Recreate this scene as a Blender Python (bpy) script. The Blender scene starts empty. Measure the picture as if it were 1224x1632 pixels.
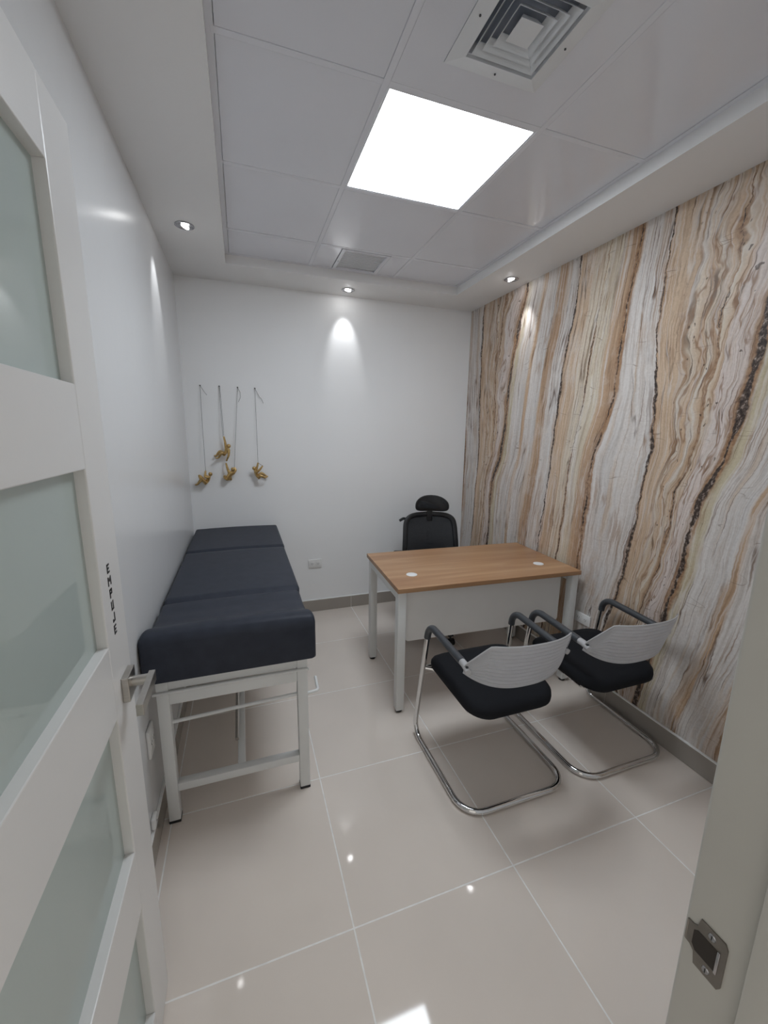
import bpy, bmesh, math, random
from mathutils import Vector, Matrix, Euler
random.seed(4)
PI = math.pi
sc = bpy.context.scene
COL = sc.collection

# ------------------------------------------------------------------ camera, world, exposure
cam_d = bpy.data.cameras.new('camera')
cam = bpy.data.objects.new('camera', cam_d)
COL.objects.link(cam)
cam.location = (0.3806, -3.3377, 1.5462)
cam.rotation_euler = (1.3771, -0.0128, -0.3332)
cam_d.sensor_fit = 'HORIZONTAL'
cam_d.sensor_width = 36.0
cam_d.lens = 646.86 / 1224 * 36.0
cam_d.clip_start = 0.02
sc.camera = cam

world = bpy.data.worlds.new('world')
sc.world = world
world.use_nodes = True
bg = world.node_tree.nodes['Background']
bg.inputs['Color'].default_value = (1.0, 0.95, 0.88, 1)      # corridor light behind the open door
bg.inputs['Strength'].default_value = 0.5

vs = sc.view_settings
vs.view_transform = 'Standard'
vs.look = 'None'
vs.gamma = 1.0
vs.exposure = 0.42
vs.use_curve_mapping = False
PANEL_STRENGTH = 15.0
SPOT_WATT = 5.0

# ------------------------------------------------------------------ room measures
W, H1, H2 = 2.326, 2.582, 2.637
YF = -3.10                     # inner face of the wall with the door
EL, ER, EB, EF = 0.344, 1.994, -0.338, -2.75

# ------------------------------------------------------------------ materials
def srgb(r, g, b, k=1.0):
    f = lambda c: ((c / 255) / 12.92 if c / 255 <= 0.04045 else ((c / 255 + 0.055) / 1.055) ** 2.4) * k
    return (min(1, f(r)), min(1, f(g)), min(1, f(b)), 1)

def mat(name, col, rough=0.5, metal=0.0, var=0.06, scale=8.0, bump=0.0, bscale=200.0, spec=0.5, coat=0.0, stretch=None):
    m = bpy.data.materials.new(name)
    m.use_nodes = True
    nt = m.node_tree
    b = nt.nodes['Principled BSDF']
    b.inputs['Roughness'].default_value = rough
    b.inputs['Metallic'].default_value = metal
    b.inputs['Specular IOR Level'].default_value = spec
    if coat:
        b.inputs['Coat Weight'].default_value = coat
        b.inputs['Coat Roughness'].default_value = 0.08
    tc = nt.nodes.new('ShaderNodeTexCoord')
    vec = tc.outputs['Object']
    if stretch:
        mp = nt.nodes.new('ShaderNodeMapping')
        mp.inputs['Scale'].default_value = stretch
        nt.links.new(vec, mp.inputs['Vector'])
        vec = mp.outputs['Vector']
    nz = nt.nodes.new('ShaderNodeTexNoise')
    nz.inputs['Scale'].default_value = scale
    nz.inputs['Detail'].default_value = 4
    nt.links.new(vec, nz.inputs['Vector'])
    rp = nt.nodes.new('ShaderNodeValToRGB')
    c = col if len(col) == 4 else (*col, 1)
    rp.color_ramp.elements[0].position = 0.3
    rp.color_ramp.elements[1].position = 0.7
    rp.color_ramp.elements[0].color = tuple(x * (1 - var) for x in c[:3]) + (1,)
    rp.color_ramp.elements[1].color = tuple(min(1, x * (1 + var)) for x in c[:3]) + (1,)
    nt.links.new(nz.outputs['Fac'], rp.inputs['Fac'])
    nt.links.new(rp.outputs['Color'], b.inputs['Base Color'])
    if bump:
        n2 = nt.nodes.new('ShaderNodeTexNoise')
        n2.inputs['Scale'].default_value = bscale
        n2.inputs['Detail'].default_value = 3
        nt.links.new(vec, n2.inputs['Vector'])
        bp = nt.nodes.new('ShaderNodeBump')
        bp.inputs['Strength'].default_value = bump
        bp.inputs['Distance'].default_value = 0.002
        nt.links.new(n2.outputs['Fac'], bp.inputs['Height'])
        nt.links.new(bp.outputs['Normal'], b.inputs['Normal'])
    return m

def emit(name, col, strength):
    m = bpy.data.materials.new(name)
    m.use_nodes = True
    nt = m.node_tree
    nt.nodes.remove(nt.nodes['Principled BSDF'])
    e = nt.nodes.new('ShaderNodeEmission')
    e.inputs['Color'].default_value = (*col, 1)
    e.inputs['Strength'].default_value = strength
    nt.links.new(e.outputs[0], nt.nodes['Material Output'].inputs[0])
    return m

M = {}
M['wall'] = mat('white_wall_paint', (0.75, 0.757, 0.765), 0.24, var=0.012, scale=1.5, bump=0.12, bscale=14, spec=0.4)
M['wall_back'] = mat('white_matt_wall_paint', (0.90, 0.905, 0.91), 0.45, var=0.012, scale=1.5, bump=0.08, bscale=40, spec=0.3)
M['plaster'] = mat('white_ceiling_plaster', (0.87, 0.865, 0.86), 0.55, var=0.012, scale=2, bump=0.05, bscale=60, spec=0.3)
M['tile'] = mat('glossy_greige_porcelain', (0.80, 0.72, 0.65), 0.045, var=0.035, scale=2.2, spec=0.5)
M['skirting'] = mat('greige_skirting_porcelain', (0.37, 0.335, 0.30), 0.12, var=0.04, scale=5, spec=0.5)
M['grout'] = mat('pale_grout', (0.93, 0.91, 0.88), 0.8, var=0.08, scale=30)
M['caulk'] = mat('white_caulk', (0.92, 0.92, 0.91), 0.5, var=0.03)
M['ceil_tile'] = mat('white_vinyl_ceiling_tile', (0.80, 0.81, 0.86), 0.10, var=0.015, scale=3, spec=0.5)
M['runner'] = mat('white_enamel_runner', (0.80, 0.81, 0.86), 0.35, var=0.01)
M['diffuser'] = mat('white_enamel_diffuser', (0.78, 0.80, 0.82), 0.35, var=0.015)
M['dark_hole'] = mat('dark_mortise', (0.03, 0.024, 0.02), 0.8)
M['dark_void'] = mat('dark_duct', (0.26, 0.29, 0.35), 0.7, var=0.1)
M['grey_mesh'] = mat('grey_grille', (0.86, 0.87, 0.89), 0.5, var=0.05, scale=300)
M['door'] = mat('white_lacquered_door', (0.76, 0.755, 0.745), 0.28, var=0.012, scale=2, spec=0.4)
M['jamb'] = mat('grey_white_frame_enamel', (0.50, 0.49, 0.455), 0.4, var=0.03, scale=6, bump=0.05, bscale=60)
M['steel'] = mat('brushed_satin_steel', (0.48, 0.46, 0.43), 0.28, 1.0, var=0.07, scale=40, stretch=(1, 1, 12))
M['chrome'] = mat('polished_chrome', (0.72, 0.72, 0.72), 0.07, 1.0, var=0.03, scale=20)
M['dark_chrome'] = mat('dull_chrome_ring', (0.42, 0.42, 0.44), 0.25, 1.0, var=0.05, scale=60)
M['steel_dark_refl'] = mat('steel_dark_reflection', (0.24, 0.22, 0.20), 0.35, 0.9, var=0.08, scale=40)  # steel with the dark corridor's reflection put into its base colour
M['ink'] = mat('black_lettering', (0.02, 0.02, 0.02), 0.5, var=0.1)
M['vinyl'] = mat('navy_black_vinyl', (0.038, 0.043, 0.058), 0.48, var=0.10, scale=20, bump=0.25, bscale=350, spec=0.15)
M['white_steel'] = mat('white_powder_coated_steel', (0.78, 0.79, 0.78), 0.35, var=0.02, scale=6)
M['laminate_white'] = mat('white_laminate', (0.88, 0.87, 0.85), 0.4, var=0.02, scale=4)
M['black_plastic'] = mat('black_plastic', (0.012, 0.013, 0.015), 0.4, var=0.15, scale=30)
M['black_fabric'] = mat('black_seat_fabric', (0.009, 0.010, 0.013), 0.85, var=0.25, scale=400, bump=0.3, bscale=900, spec=0.25)
M['dark_grey_pad'] = mat('dark_grey_polypropylene', (0.055, 0.06, 0.068), 0.42, var=0.08, scale=30)
M['white_plastic'] = mat('white_outlet_plastic', (0.82, 0.82, 0.81), 0.3, var=0.02)
M['gold'] = mat('antique_gold_resin', (0.58, 0.40, 0.17), 0.32, 0.9, var=0.22, scale=90)
M['cord'] = mat('grey_cord', (0.10, 0.10, 0.10), 0.8, var=0.2, scale=200)
M['led'] = emit('led_panel_diffuser', (0.86, 0.93, 1.0), PANEL_STRENGTH)

# wood desk top
def wood():
    m = mat('oak_laminate', (0.4, 0.22, 0.11), 0.35, spec=0.4)
    nt = m.node_tree
    b = nt.nodes['Principled BSDF']
    tc = nt.nodes.new('ShaderNodeTexCoord')
    def nz(scale, vec, det=5, dist=0.0):
        mp = nt.nodes.new('ShaderNodeMapping'); mp.inputs['Scale'].default_value = vec
        nt.links.new(tc.outputs['Object'], mp.inputs['Vector'])
        n = nt.nodes.new('ShaderNodeTexNoise'); n.inputs['Scale'].default_value = scale
        n.inputs['Detail'].default_value = det; n.inputs['Distortion'].default_value = dist
        nt.links.new(mp.outputs[0], n.inputs['Vector']); return n
    a = nz(1.0, (1.0, 9, 9), 4, 0.6)
    r = nt.nodes.new('ShaderNodeValToRGB')
    e = r.color_ramp.elements
    e[0].position = 0.28; e[0].color = srgb(168, 124, 90)
    e[1].position = 0.72; e[1].color = srgb(206, 166, 128)
    x = e.new(0.5); x.color = srgb(186, 144, 107)
    nt.links.new(a.outputs['Fac'], r.inputs['Fac'])
    f = nz(1.0, (3, 90, 90), 3)
    mix = nt.nodes.new('ShaderNodeMix'); mix.data_type = 'RGBA'; mix.blend_type = 'MULTIPLY'
    mix.inputs['Factor'].default_value = 0.3
    nt.links.new(r.outputs['Color'], mix.inputs['A'])
    nt.links.new(f.outputs['Fac'], mix.inputs['B'])
    nt.links.new(mix.outputs['Result'], b.inputs['Base Color'])
    return m
M['wood'] = wood()

# frosted greenish glass in the door
def frosted():
    m = mat('frosted_green_glass', (0.66, 0.74, 0.715), 0.02, var=0.02, scale=2, spec=0.9)
    nt = m.node_tree
    b = nt.nodes['Principled BSDF']
    t = nt.nodes.new('ShaderNodeBsdfTranslucent')
    t.inputs['Color'].default_value = (0.66, 0.76, 0.72, 1)
    mx = nt.nodes.new('ShaderNodeMixShader'); mx.inputs[0].default_value = 0.3
    nt.links.new(b.outputs[0], mx.inputs[1]); nt.links.new(t.outputs[0], mx.inputs[2])
    nt.links.new(mx.outputs[0], nt.nodes['Material Output'].inputs[0])
    return m
M['frosted'] = frosted()

# translucent plastic back shells
def clear_plastic():
    m = mat('translucent_white_plastic', (0.72, 0.72, 0.73), 0.12, var=0.03, scale=20, spec=0.6)
    nt = m.node_tree
    b = nt.nodes['Principled BSDF']
    t = nt.nodes.new('ShaderNodeBsdfTranslucent'); t.inputs['Color'].default_value = (0.8, 0.8, 0.82, 1)
    tr = nt.nodes.new('ShaderNodeBsdfTransparent'); tr.inputs['Color'].default_value = (0.92, 0.92, 0.93, 1)
    m1 = nt.nodes.new('ShaderNodeMixShader'); m1.inputs[0].default_value = 0.22
    m2 = nt.nodes.new('ShaderNodeMixShader'); m2.inputs[0].default_value = 0.26
    nt.links.new(b.outputs[0], m1.inputs[1]); nt.links.new(t.outputs[0], m1.inputs[2])
    nt.links.new(m1.outputs[0], m2.inputs[1]); nt.links.new(tr.outputs[0], m2.inputs[2])
    nt.links.new(m2.outputs[0], nt.nodes['Material Output'].inputs[0])
    return m
M['clear'] = clear_plastic()

# see-through office mesh
def office_mesh():
    m = mat('black_office_mesh', (0.02, 0.022, 0.026), 0.7, var=0.2, scale=300)
    nt = m.node_tree
    b = nt.nodes['Principled BSDF']
    tr = nt.nodes.new('ShaderNodeBsdfTransparent')
    mx = nt.nodes.new('ShaderNodeMixShader'); mx.inputs[0].default_value = 0.14
    nt.links.new(b.outputs[0], mx.inputs[1]); nt.links.new(tr.outputs[0], mx.inputs[2])
    nt.links.new(mx.outputs[0], nt.nodes['Material Output'].inputs[0])
    return m
M['mesh'] = office_mesh()

PERIOD = 1.59
# onyx wallpaper: u runs along the printed bands, v is the height
def onyx():
    m = bpy.data.materials.new('onyx_print_wallpaper')
    m.use_nodes = True
    nt = m.node_tree; L = nt.links; N = nt.nodes
    b = N['Principled BSDF']
    b.inputs['Roughness'].default_value = 0.45
    b.inputs['Specular IOR Level'].default_value = 0.3
    uv = N.new('ShaderNodeUVMap'); uv.uv_map = 'bands'
    sep = N.new('ShaderNodeSeparateXYZ'); L.new(uv.outputs[0], sep.inputs[0])
    U, V = sep.outputs[0], sep.outputs[1]
    def op(o, a, c=None, d=None):
        n = N.new('ShaderNodeMath'); n.operation = o
        for i, x in enumerate((a, c, d)):
            if x is None: continue
            if isinstance(x, (int, float)): n.inputs[i].default_value = x
            else: L.new(x, n.inputs[i])
        return n.outputs[0]
    def noise(u, v, su, sv, det=3, off=0.0, rough=0.5):
        c = N.new('ShaderNodeCombineXYZ')
        L.new(op('MULTIPLY_ADD', u, su, off), c.inputs[0]); L.new(op('MULTIPLY', v, sv), c.inputs[1])
        c.inputs[2].default_value = off
        n = N.new('ShaderNodeTexNoise'); n.inputs['Scale'].default_value = 1.0
        n.inputs['Detail'].default_value = det; n.inputs['Roughness'].default_value = rough
        L.new(c.outputs[0], n.inputs['Vector']); return n.outputs['Fac']
    def smooth(x, lo, hi, a=0.0, bb=1.0):
        n = N.new('ShaderNodeMapRange'); n.interpolation_type = 'SMOOTHSTEP'
        L.new(x, n.inputs[0])
        for i, q in zip((1, 2, 3, 4), (lo, hi, a, bb)):
            if isinstance(q, (int, float)): n.inputs[i].default_value = q
            else: L.new(q, n.inputs[i])
        return n.outputs[0]
    def mul(*a):
        r = a[0]
        for x in a[1:]: r = op('MULTIPLY', r, x)
        return r
    def mix(f, a, c, mode='MIX'):
        n = N.new('ShaderNodeMix'); n.data_type = 'RGBA'; n.blend_type = mode
        if isinstance(f, (int, float)): n.inputs['Factor'].default_value = f
        else: L.new(f, n.inputs['Factor'])
        for k, x in (('A', a), ('B', c)):
            if isinstance(x, tuple): n.inputs[k].default_value = x
            else: L.new(x, n.inputs[k])
        return n.outputs['Result']
    def ramp(f, stops):
        r = N.new('ShaderNodeValToRGB'); e = r.color_ramp.elements
        e[0].position = stops[0][0]; e[0].color = stops[0][1]
        e[1].position = stops[-1][0]; e[1].color = stops[-1][1]
        for p, c in stops[1:-1]:
            x = e.new(p); x.color = c
        L.new(f, r.inputs[0]); return r.outputs[0]
    def bend(u, amp, su, sv, det, off):
        return op('ADD', u, op('MULTIPLY', op('SUBTRACT', noise(u, V, su, sv, det, off), 0.5), amp))
    C = srgb
    P0 = op('FRACT', op('DIVIDE', U, PERIOD))
    # between the two dark veins the bands swirl much more
    swirl = mul(smooth(P0, 0.03, 0.10), smooth(P0, 0.262, 0.21))
    W1 = bend(U, 0.050, 2.0, 1.5, 2, 3.1)
    W1 = op('ADD', W1, mul(op('SUBTRACT', noise(U, V, 4.5, 3.2, 3, 9.7), 0.5), 0.17, swirl))
    W2 = bend(W1, 0.022, 10, 8, 4, 5.3)
    W3 = bend(W2, 0.009, 50, 36, 3, 1.7)
    P = op('FRACT', op('DIVIDE', W3, PERIOD))
    WH, GW, TAN, CRM, OLV, BRN, PNK = C(226, 221, 217), C(217, 214, 212), C(215, 191, 166), C(224, 212, 195), C(208, 197, 170), C(178, 147, 120), C(226, 214, 208)
    T2 = C(205, 176, 148)
    base = ramp(P, [
        (0.000, T2), (0.010, TAN), (0.066, TAN), (0.070, BRN), (0.078, CRM), (0.106, T2), (0.122, CRM),
        (0.140, T2), (0.156, CRM), (0.174, T2), (0.182, PNK), (0.232, PNK), (0.240, BRN), (0.262, BRN),
        (0.266, OLV), (0.292, OLV), (0.296, WH), (0.380, GW), (0.384, T2), (0.400, T2), (0.403, WH), (0.474, GW), (0.480, T2),
        (0.524, BRN), (0.532, WH), (0.594, GW), (0.600, TAN), (0.668, TAN), (0.676, CRM), (0.785, C(222, 212, 192)), (0.805, T2), (0.862, BRN)])
    gw = smooth(P, 0.868, 0.872)
    base = mix(gw, base, mix(smooth(noise(W2, V, 11, 0.7, 2, 88.0), 0.45, 0.6), WH, GW))
    # parallel streaks along the bands, two widths
    st = noise(W2, V, 70, 1.6, 5, 2.2, 0.6)
    col = mix(1.0, base, ramp(st, [(0.28, (0.66, 0.61, 0.57, 1)), (0.44, (0.92, 0.90, 0.88, 1)), (0.56, (1.0, 1.0, 1.0, 1)), (0.72, (1.08, 1.08, 1.07, 1))]), 'MULTIPLY')
    s2 = noise(W2, V, 24, 1.1, 4, 6.6, 0.6)
    col = mix(smooth(s2, 0.54, 0.66, 0, 0.55), col, C(206, 180, 152))
    col = mix(smooth(s2, 0.44, 0.36, 0, 0.55), col, WH)
    # cloudy patches
    cl = noise(W1, V, 7, 6, 5, 8.8, 0.6)
    col = mix(smooth(cl, 0.52, 0.72, 0, 0.5), col, C(222, 212, 202))
    cl2 = noise(W1, V, 8, 2.6, 5, 18.8, 0.6)
    col = mix(smooth(cl2, 0.56, 0.72, 0, 0.5), col, C(190, 156, 124))
    fine = noise(U, V, 120, 90, 3, 4.4, 0.7)
    col = mix(1.0, col, ramp(fine, [(0.3, (0.90, 0.89, 0.88, 1)), (0.7, (1.06, 1.06, 1.06, 1))]), 'MULTIPLY')
    # thin contour lines: ridges of long stretched noise
    def ridge(su, sv, off, w, warp, det=2):
        n = noise(warp, V, su, sv, det, off)
        return smooth(op('ABSOLUTE', op('SUBTRACT', n, 0.5)), w, 0.0)
    brk = smooth(noise(U, V, 6, 4.5, 3, 27.0), 0.38, 0.56)
    gate = smooth(noise(U, V, 3.5, 1.5, 2, 21.0), 0.38, 0.60)
    col = mix(mul(ridge(13, 0.55, 12.0, 0.016, W3), op('MULTIPLY_ADD', gate, 0.55, 0.30), brk), col, C(112, 82, 62))
    col = mix(mul(ridge(9, 0.45, 62.0, 0.010, W3), 0.8, brk), col, C(96, 72, 56))
    col = mix(mul(ridge(30, 1.0, 32.0, 0.030, W3), op('MULTIPLY_ADD', gate, 0.40, 0.22)), col, C(164, 132, 104))
    col = mix(mul(ridge(15, 2.4, 52.0, 0.026, W2, 3), swirl, 0.75), col, C(150, 114, 86))
    col = mix(mul(ridge(21, 0.8, 72.0, 0.03, W3), 0.45), col, C(234, 230, 226))
    # short cross cracks
    ck = mul(ridge(2.0, 9.0, 91.0, 0.005, W2), smooth(noise(U, V, 9, 7, 1, 61.0), 0.56, 0.66))
    col = mix(mul(ck, 0.65), col, C(120, 96, 80))
    # dark veins with a brown fringe; their width swells and pinches along the height
    jag = bend(bend(W2, 0.030, 14, 11, 4, 41.0), 0.012, 60, 45, 2, 47.0)
    PJ = op('FRACT', op('DIVIDE', jag, PERIOD))
    grit = noise(U, V, 75, 50, 3, 15.0, 0.65)
    dcol = ramp(grit, [(0.36, C(44, 38, 36)), (0.52, C(74, 64, 60)), (0.62, C(150, 136, 126)), (0.72, C(198, 188, 180))])
    for c0, w0, wh, off, keep in ((0.0, 0.0046, 0.009, 3.0, 0.45), (0.252, 0.0090, 0.022, 33.0, 0.30), (0.5985, 0.0040, 0.006, 53.0, 0.5), (0.730, 0.0022, 0.007, 63.0, 0.0), (0.858, 0.0028, 0.016, 73.0, 0.1), (0.150, 0.0018, 0.010, 93.0, 0.0)):
        d = op('ABSOLUTE', op('SUBTRACT', op('FRACT', op('ADD', PJ, 0.5 - c0)), 0.5))
        nw = noise(U, V, 1.5, 4.2, 3, off)
        wid = mul(smooth(nw, 0.36, 0.66, keep, 1.5), w0)
        fr = mul(smooth(noise(U, V, 1.5, 3.1, 3, off + 7), 0.34, 0.62, 0.15, 1.2), wh)
        col = mix(mul(smooth(d, fr, op('MULTIPLY', fr, 0.35)), 0.8), col, mix(smooth(grit, 0.35, 0.65), C(134, 98, 72), C(182, 146, 112)))
        col = mix(mul(smooth(d, wid, op('MULTIPLY', wid, 0.6)), 0.95), col, dcol)
    # small dark pits
    pits = mul(smooth(noise(U, V, 42, 30, 1, 5.5), 0.72, 0.76), swirl, 0.8)
    col = mix(pits, col, C(80, 62, 52))
    col = mix(1.0, col, (0.92, 0.91, 0.905, 1), 'MULTIPLY')
    L.new(col, b.inputs['Base Color'])
    bp = N.new('ShaderNodeBump'); bp.inputs['Strength'].default_value = 0.05; bp.inputs['Distance'].default_value = 0.002
    L.new(grit, bp.inputs['Height']); L.new(bp.outputs[0], b.inputs['Normal'])
    return m
M['onyx'] = onyx()

# ------------------------------------------------------------------ mesh helpers
class MB:
    def __init__(s):
        s.v, s.f = [], []
    def add(s, vs_, fs):
        o = len(s.v)
        s.v += [tuple(x) for x in vs_]
        s.f += [tuple(i + o for i in f) for f in fs]
        return s
    def box(s, c, size, bev=0.0, rot=None, seg=2):
        bm = bmesh.new()
        bmesh.ops.create_cube(bm, size=1.0)
        for v in bm.verts:
            v.co = Vector((v.co.x * size[0], v.co.y * size[1], v.co.z * size[2]))
        if bev > 0:
            bmesh.ops.bevel(bm, geom=list(bm.edges), offset=min(bev, min(size) * 0.49), segments=seg, affect='EDGES', profile=0.5)
        mt = Matrix.Translation(c)
        if rot is not None:
            mt = mt @ Euler(rot).to_matrix().to_4x4()
        bm.verts.index_update()
        s.add([mt @ v.co for v in bm.verts], [[v.index for v in f.verts] for f in bm.faces])
        bm.free()
        return s
    def b2(s, lo, hi, bev=0.0, seg=2):
        return s.box([(a + b) / 2 for a, b in zip(lo, hi)], [abs(b - a) for a, b in zip(lo, hi)], bev, None, seg)
    def loft(s, rings, cap=True, closed=True):
        n = len(rings[0]); vs_ = [p for r in rings for p in r]; fs = []
        for i in range(len(rings) - 1):
            for j in range(n if closed else n - 1):
                a = i * n + j; b = i * n + (j + 1) % n
                fs.append((a, b, b + n, a + n))
        if cap:
            fs.append(tuple(range(n - 1, -1, -1)))
            fs.append(tuple(range((len(rings) - 1) * n, len(rings) * n)))
        return s.add(vs_, fs)
    def sweep(s, path, r, n=10, cap=True):
        P = [Vector(p) for p in path]
        rr = r if isinstance(r, (list, tuple)) else [r] * len(P)
        t0 = (P[1] - P[0]).normalized()
        up = Vector((0, 0, 1)) if abs(t0.z) < 0.9 else Vector((1, 0, 0))
        nrm = t0.cross(up).normalized(); rings = []
        for i, p in enumerate(P):
            if i == 0: t = t0
            elif i == len(P) - 1: t = (P[i] - P[i - 1]).normalized()
            else: t = ((P[i] - P[i - 1]).normalized() + (P[i + 1] - P[i]).normalized()).normalized()
            nrm = (nrm - t * nrm.dot(t)).normalized(); bn = t.cross(nrm)
            rings.append([p + (nrm * math.cos(2 * PI * k / n) + bn * math.sin(2 * PI * k / n)) * rr[i] for k in range(n)])
        return s.loft(rings, cap)
    def cyl(s, a, b, r, n=16, r2=None):
        return s.sweep([a, b], [r, r if r2 is None else r2], n)
    def lathe(s, prof, c=(0, 0, 0), n=24, mt=None):
        rings = []
        for r, z in prof:
            ring = [Vector((r * math.cos(2 * PI * k / n), r * math.sin(2 * PI * k / n), z)) for k in range(n)]
            if mt is not None: ring = [mt @ p for p in ring]
            rings.append([p + Vector(c) for p in ring])
        return s.loft(rings)
    def ball(s, c, r, n=16):
        r = r if isinstance(r, (tuple, list)) else (r, r, r)
        rings = []
        for i in range(1, n // 2):
            a = PI * i / (n // 2)
            rings.append([(c[0] + r[0] * math.sin(a) * math.cos(2 * PI * k / n), c[1] + r[1] * math.sin(a) * math.sin(2 * PI * k / n), c[2] - r[2] * math.cos(a)) for k in range(n)])
        return s.loft(rings)
    def build(s, name, m, parent=None, smooth=True, angle=35):
        me = bpy.data.meshes.new(name)
        me.from_pydata(s.v, [], s.f)
        me.update()
        bm = bmesh.new(); bm.from_mesh(me); bmesh.ops.recalc_face_normals(bm, faces=list(bm.faces)); bm.to_mesh(me); bm.free()
        if smooth:
            for p in me.polygons: p.use_smooth = True
            me.set_sharp_from_angle(angle=math.radians(angle))
        return link(name, me, m, parent)

def link(name, me, m, parent=None):
    if m is not None and not me.materials:
        me.materials.append(M[m] if isinstance(m, str) else m)
    o = bpy.data.objects.new(name, me)
    COL.objects.link(o)
    if parent: o.parent = parent
    return o

def fillet(pts, r, n=6):
    """Round the inner corners of a polyline."""
    P = [Vector(p) for p in pts]; out = [P[0]]
    rs = r if isinstance(r, (list, tuple)) else [r] * (len(P) - 2)
    for i in range(1, len(P) - 1):
        a = (P[i - 1] - P[i]); b = (P[i + 1] - P[i])
        la, lb = a.length, b.length; a.normalize(); b.normalize()
        ang = a.angle(b); d = min(rs[i - 1] / math.tan(ang / 2), la * 0.48, lb * 0.48)
        p0, p2 = P[i] + a * d, P[i] + b * d
        R = d * math.tan(ang / 2)
        cdir = (a + b).normalized(); cen = P[i] + cdir * (R / math.sin(ang / 2))
        v0, v2 = p0 - cen, p2 - cen
        for k in range(n + 1):
            w = v0.angle(v2, 0.0); t = k / n
            out.append(cen + (v0 * math.sin((1 - t) * w) + v2 * math.sin(t * w)) / math.sin(w) if w > 1e-3 else p0.lerp(p2, t))
    out.append(P[-1])
    return out

def rrect(hx, hy, r, n=6, squeeze=None):
    """Rounded rectangle outline, counter-clockwise."""
    pts = []
    for cx, cy, a0 in ((hx - r, hy - r, 0), (-hx + r, hy - r, PI / 2), (-hx + r, -hy + r, PI), (hx - r, -hy + r, 3 * PI / 2)):
        for k in range(n + 1):
            a = a0 + PI / 2 * k / n
            pts.append((cx + r * math.cos(a), cy + r * math.sin(a)))
    return pts

def empty(name, loc=(0, 0, 0), rz=0.0):
    o = bpy.data.objects.new(name, None)
    o.empty_display_size = 0.05
    COL.objects.link(o)
    o.location = loc
    o.rotation_euler = (0, 0, rz)
    return o

def tag(o, label, cat=None, group=None, kind=None):
    o['label'] = label
    if cat: o['category'] = cat
    if group: o['group'] = group
    if kind: o['kind'] = kind
    return o

def struct(o, label):
    o['kind'] = 'structure'
    o['label'] = label
    return o

def copy_tree(o, parent=None):
    c = o.copy(); COL.objects.link(c); c.parent = parent
    for ch in list(o.children): copy_tree(ch, c)
    return c

# ------------------------------------------------------------------ floor
TH = 0.008
fl = struct(MB().b2((-0.15, -4.16, -0.10), (W + 0.15, 0.15, -0.0007)).build('floor', 'grout', smooth=False), 'glossy greige porcelain floor with pale grout joints')
XL = [0.0, 0.0389, 0.64, 1.24, 1.84, W]
YL = [0.0, -0.5584, -1.1584, -1.7584, -2.3584, -2.9584, -3.5584, -4.1584]
tile_mesh = {}
for i in range(len(XL) - 1):
    for j in range(len(YL) - 1):
        x0, x1, y1, y0 = XL[i], XL[i + 1], YL[j], YL[j + 1]
        g = 0.0026
        key = (round(x1 - x0, 4), round(y1 - y0, 4))
        if key not in tile_mesh:
            w_, d_ = key[0] - 2 * g, key[1] - 2 * g
            o = MB().box((0, 0, -TH / 2), (w_, d_, TH), 0.0004, None, 1).build('floor_tile', 'tile', fl, smooth=False)
            tile_mesh[key] = o.data
        else:
            o = link('floor_tile', tile_mesh[key], None, fl)
        o.location = ((x0 + x1) / 2, (y0 + y1) / 2, 0)

# ------------------------------------------------------------------ walls
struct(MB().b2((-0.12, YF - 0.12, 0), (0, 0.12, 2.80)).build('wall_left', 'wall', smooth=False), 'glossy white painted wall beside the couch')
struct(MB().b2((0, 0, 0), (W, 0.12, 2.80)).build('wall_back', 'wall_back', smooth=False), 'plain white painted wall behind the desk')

# onyx wall: curved band coordinate interpolated between the main veins
def curve(tab):
    tab = sorted(tab)
    def f(z):
        if z <= tab[0][0]: return tab[0][1]
        for (a, p), (b, q) in zip(tab, tab[1:]):
            if z <= b:
                t = (z - a) / (b - a); t = t * t * (3 - 2 * t) * 0.5 + t * 0.5
                return p + (q - p) * t
        return tab[-1][1]
    return f
A5 = [(2.567, -1.792), (2.346, -1.781), (2.026, -1.776), (1.783, -1.805), (1.469, -1.831), (1.261, -1.802), (0.875, -1.779), (0.665, -1.745), (0.495, -1.69), (0.0, -1.60)]
B6 = [(2.60, -2.36), (2.30, -2.28), (2.002, -2.228), (1.867, -2.214), (1.618, -2.188), (1.462, -2.162), (1.239, -2.086), (0.965, -2.068), (0.674, -2.021), (0.154, -1.924)]
A1 = [(2.534, -0.193), (1.803, -0.21), (1.347, -0.237), (0.9, -0.215), (0.613, -0.195), (0.2, -0.1)]
B2 = [(2.551, -0.749), (2.337, -0.687), (2.07, -0.624), (1.658, -0.589), (1.409, -0.565), (1.14, -0.464), (0.677, -0.456), (0.1, -0.36)]
C3 = [(2.567, -1.229), (2.248, -1.21), (1.944, -1.15), (1.576, -1.138), (1.256, -1.117), (0.754, -1.073), (0.1, -1.0)]
D4 = [(2.567, -1.62), (2.196, -1.587), (1.778, -1.564), (1.341, -1.458), (0.84, -1.444), (0.1, -1.36)]
CV = [curve(t) for t in (A1, B2, C3, D4, A5, B6)]
CU = [0.0, 0.40, 0.95, 1.36, 1.59, 1.99]
def band_u(y, z):
    ys = [c(z) for c in CV]
    if y >= ys[0]: return CU[0] + (ys[0] - y)
    for i in range(5):
        if y >= ys[i + 1]:
            return CU[i] + (CU[i + 1] - CU[i]) * (ys[i] - y) / (ys[i] - ys[i + 1])
    return CU[-1] + (ys[-1] - y)
NY, NZ = 124, 100
y0, z0, y1, z1 = 0.12, 0.0, YF - 0.12, 2.80
vv, ff, uvs = [], [], []
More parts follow.
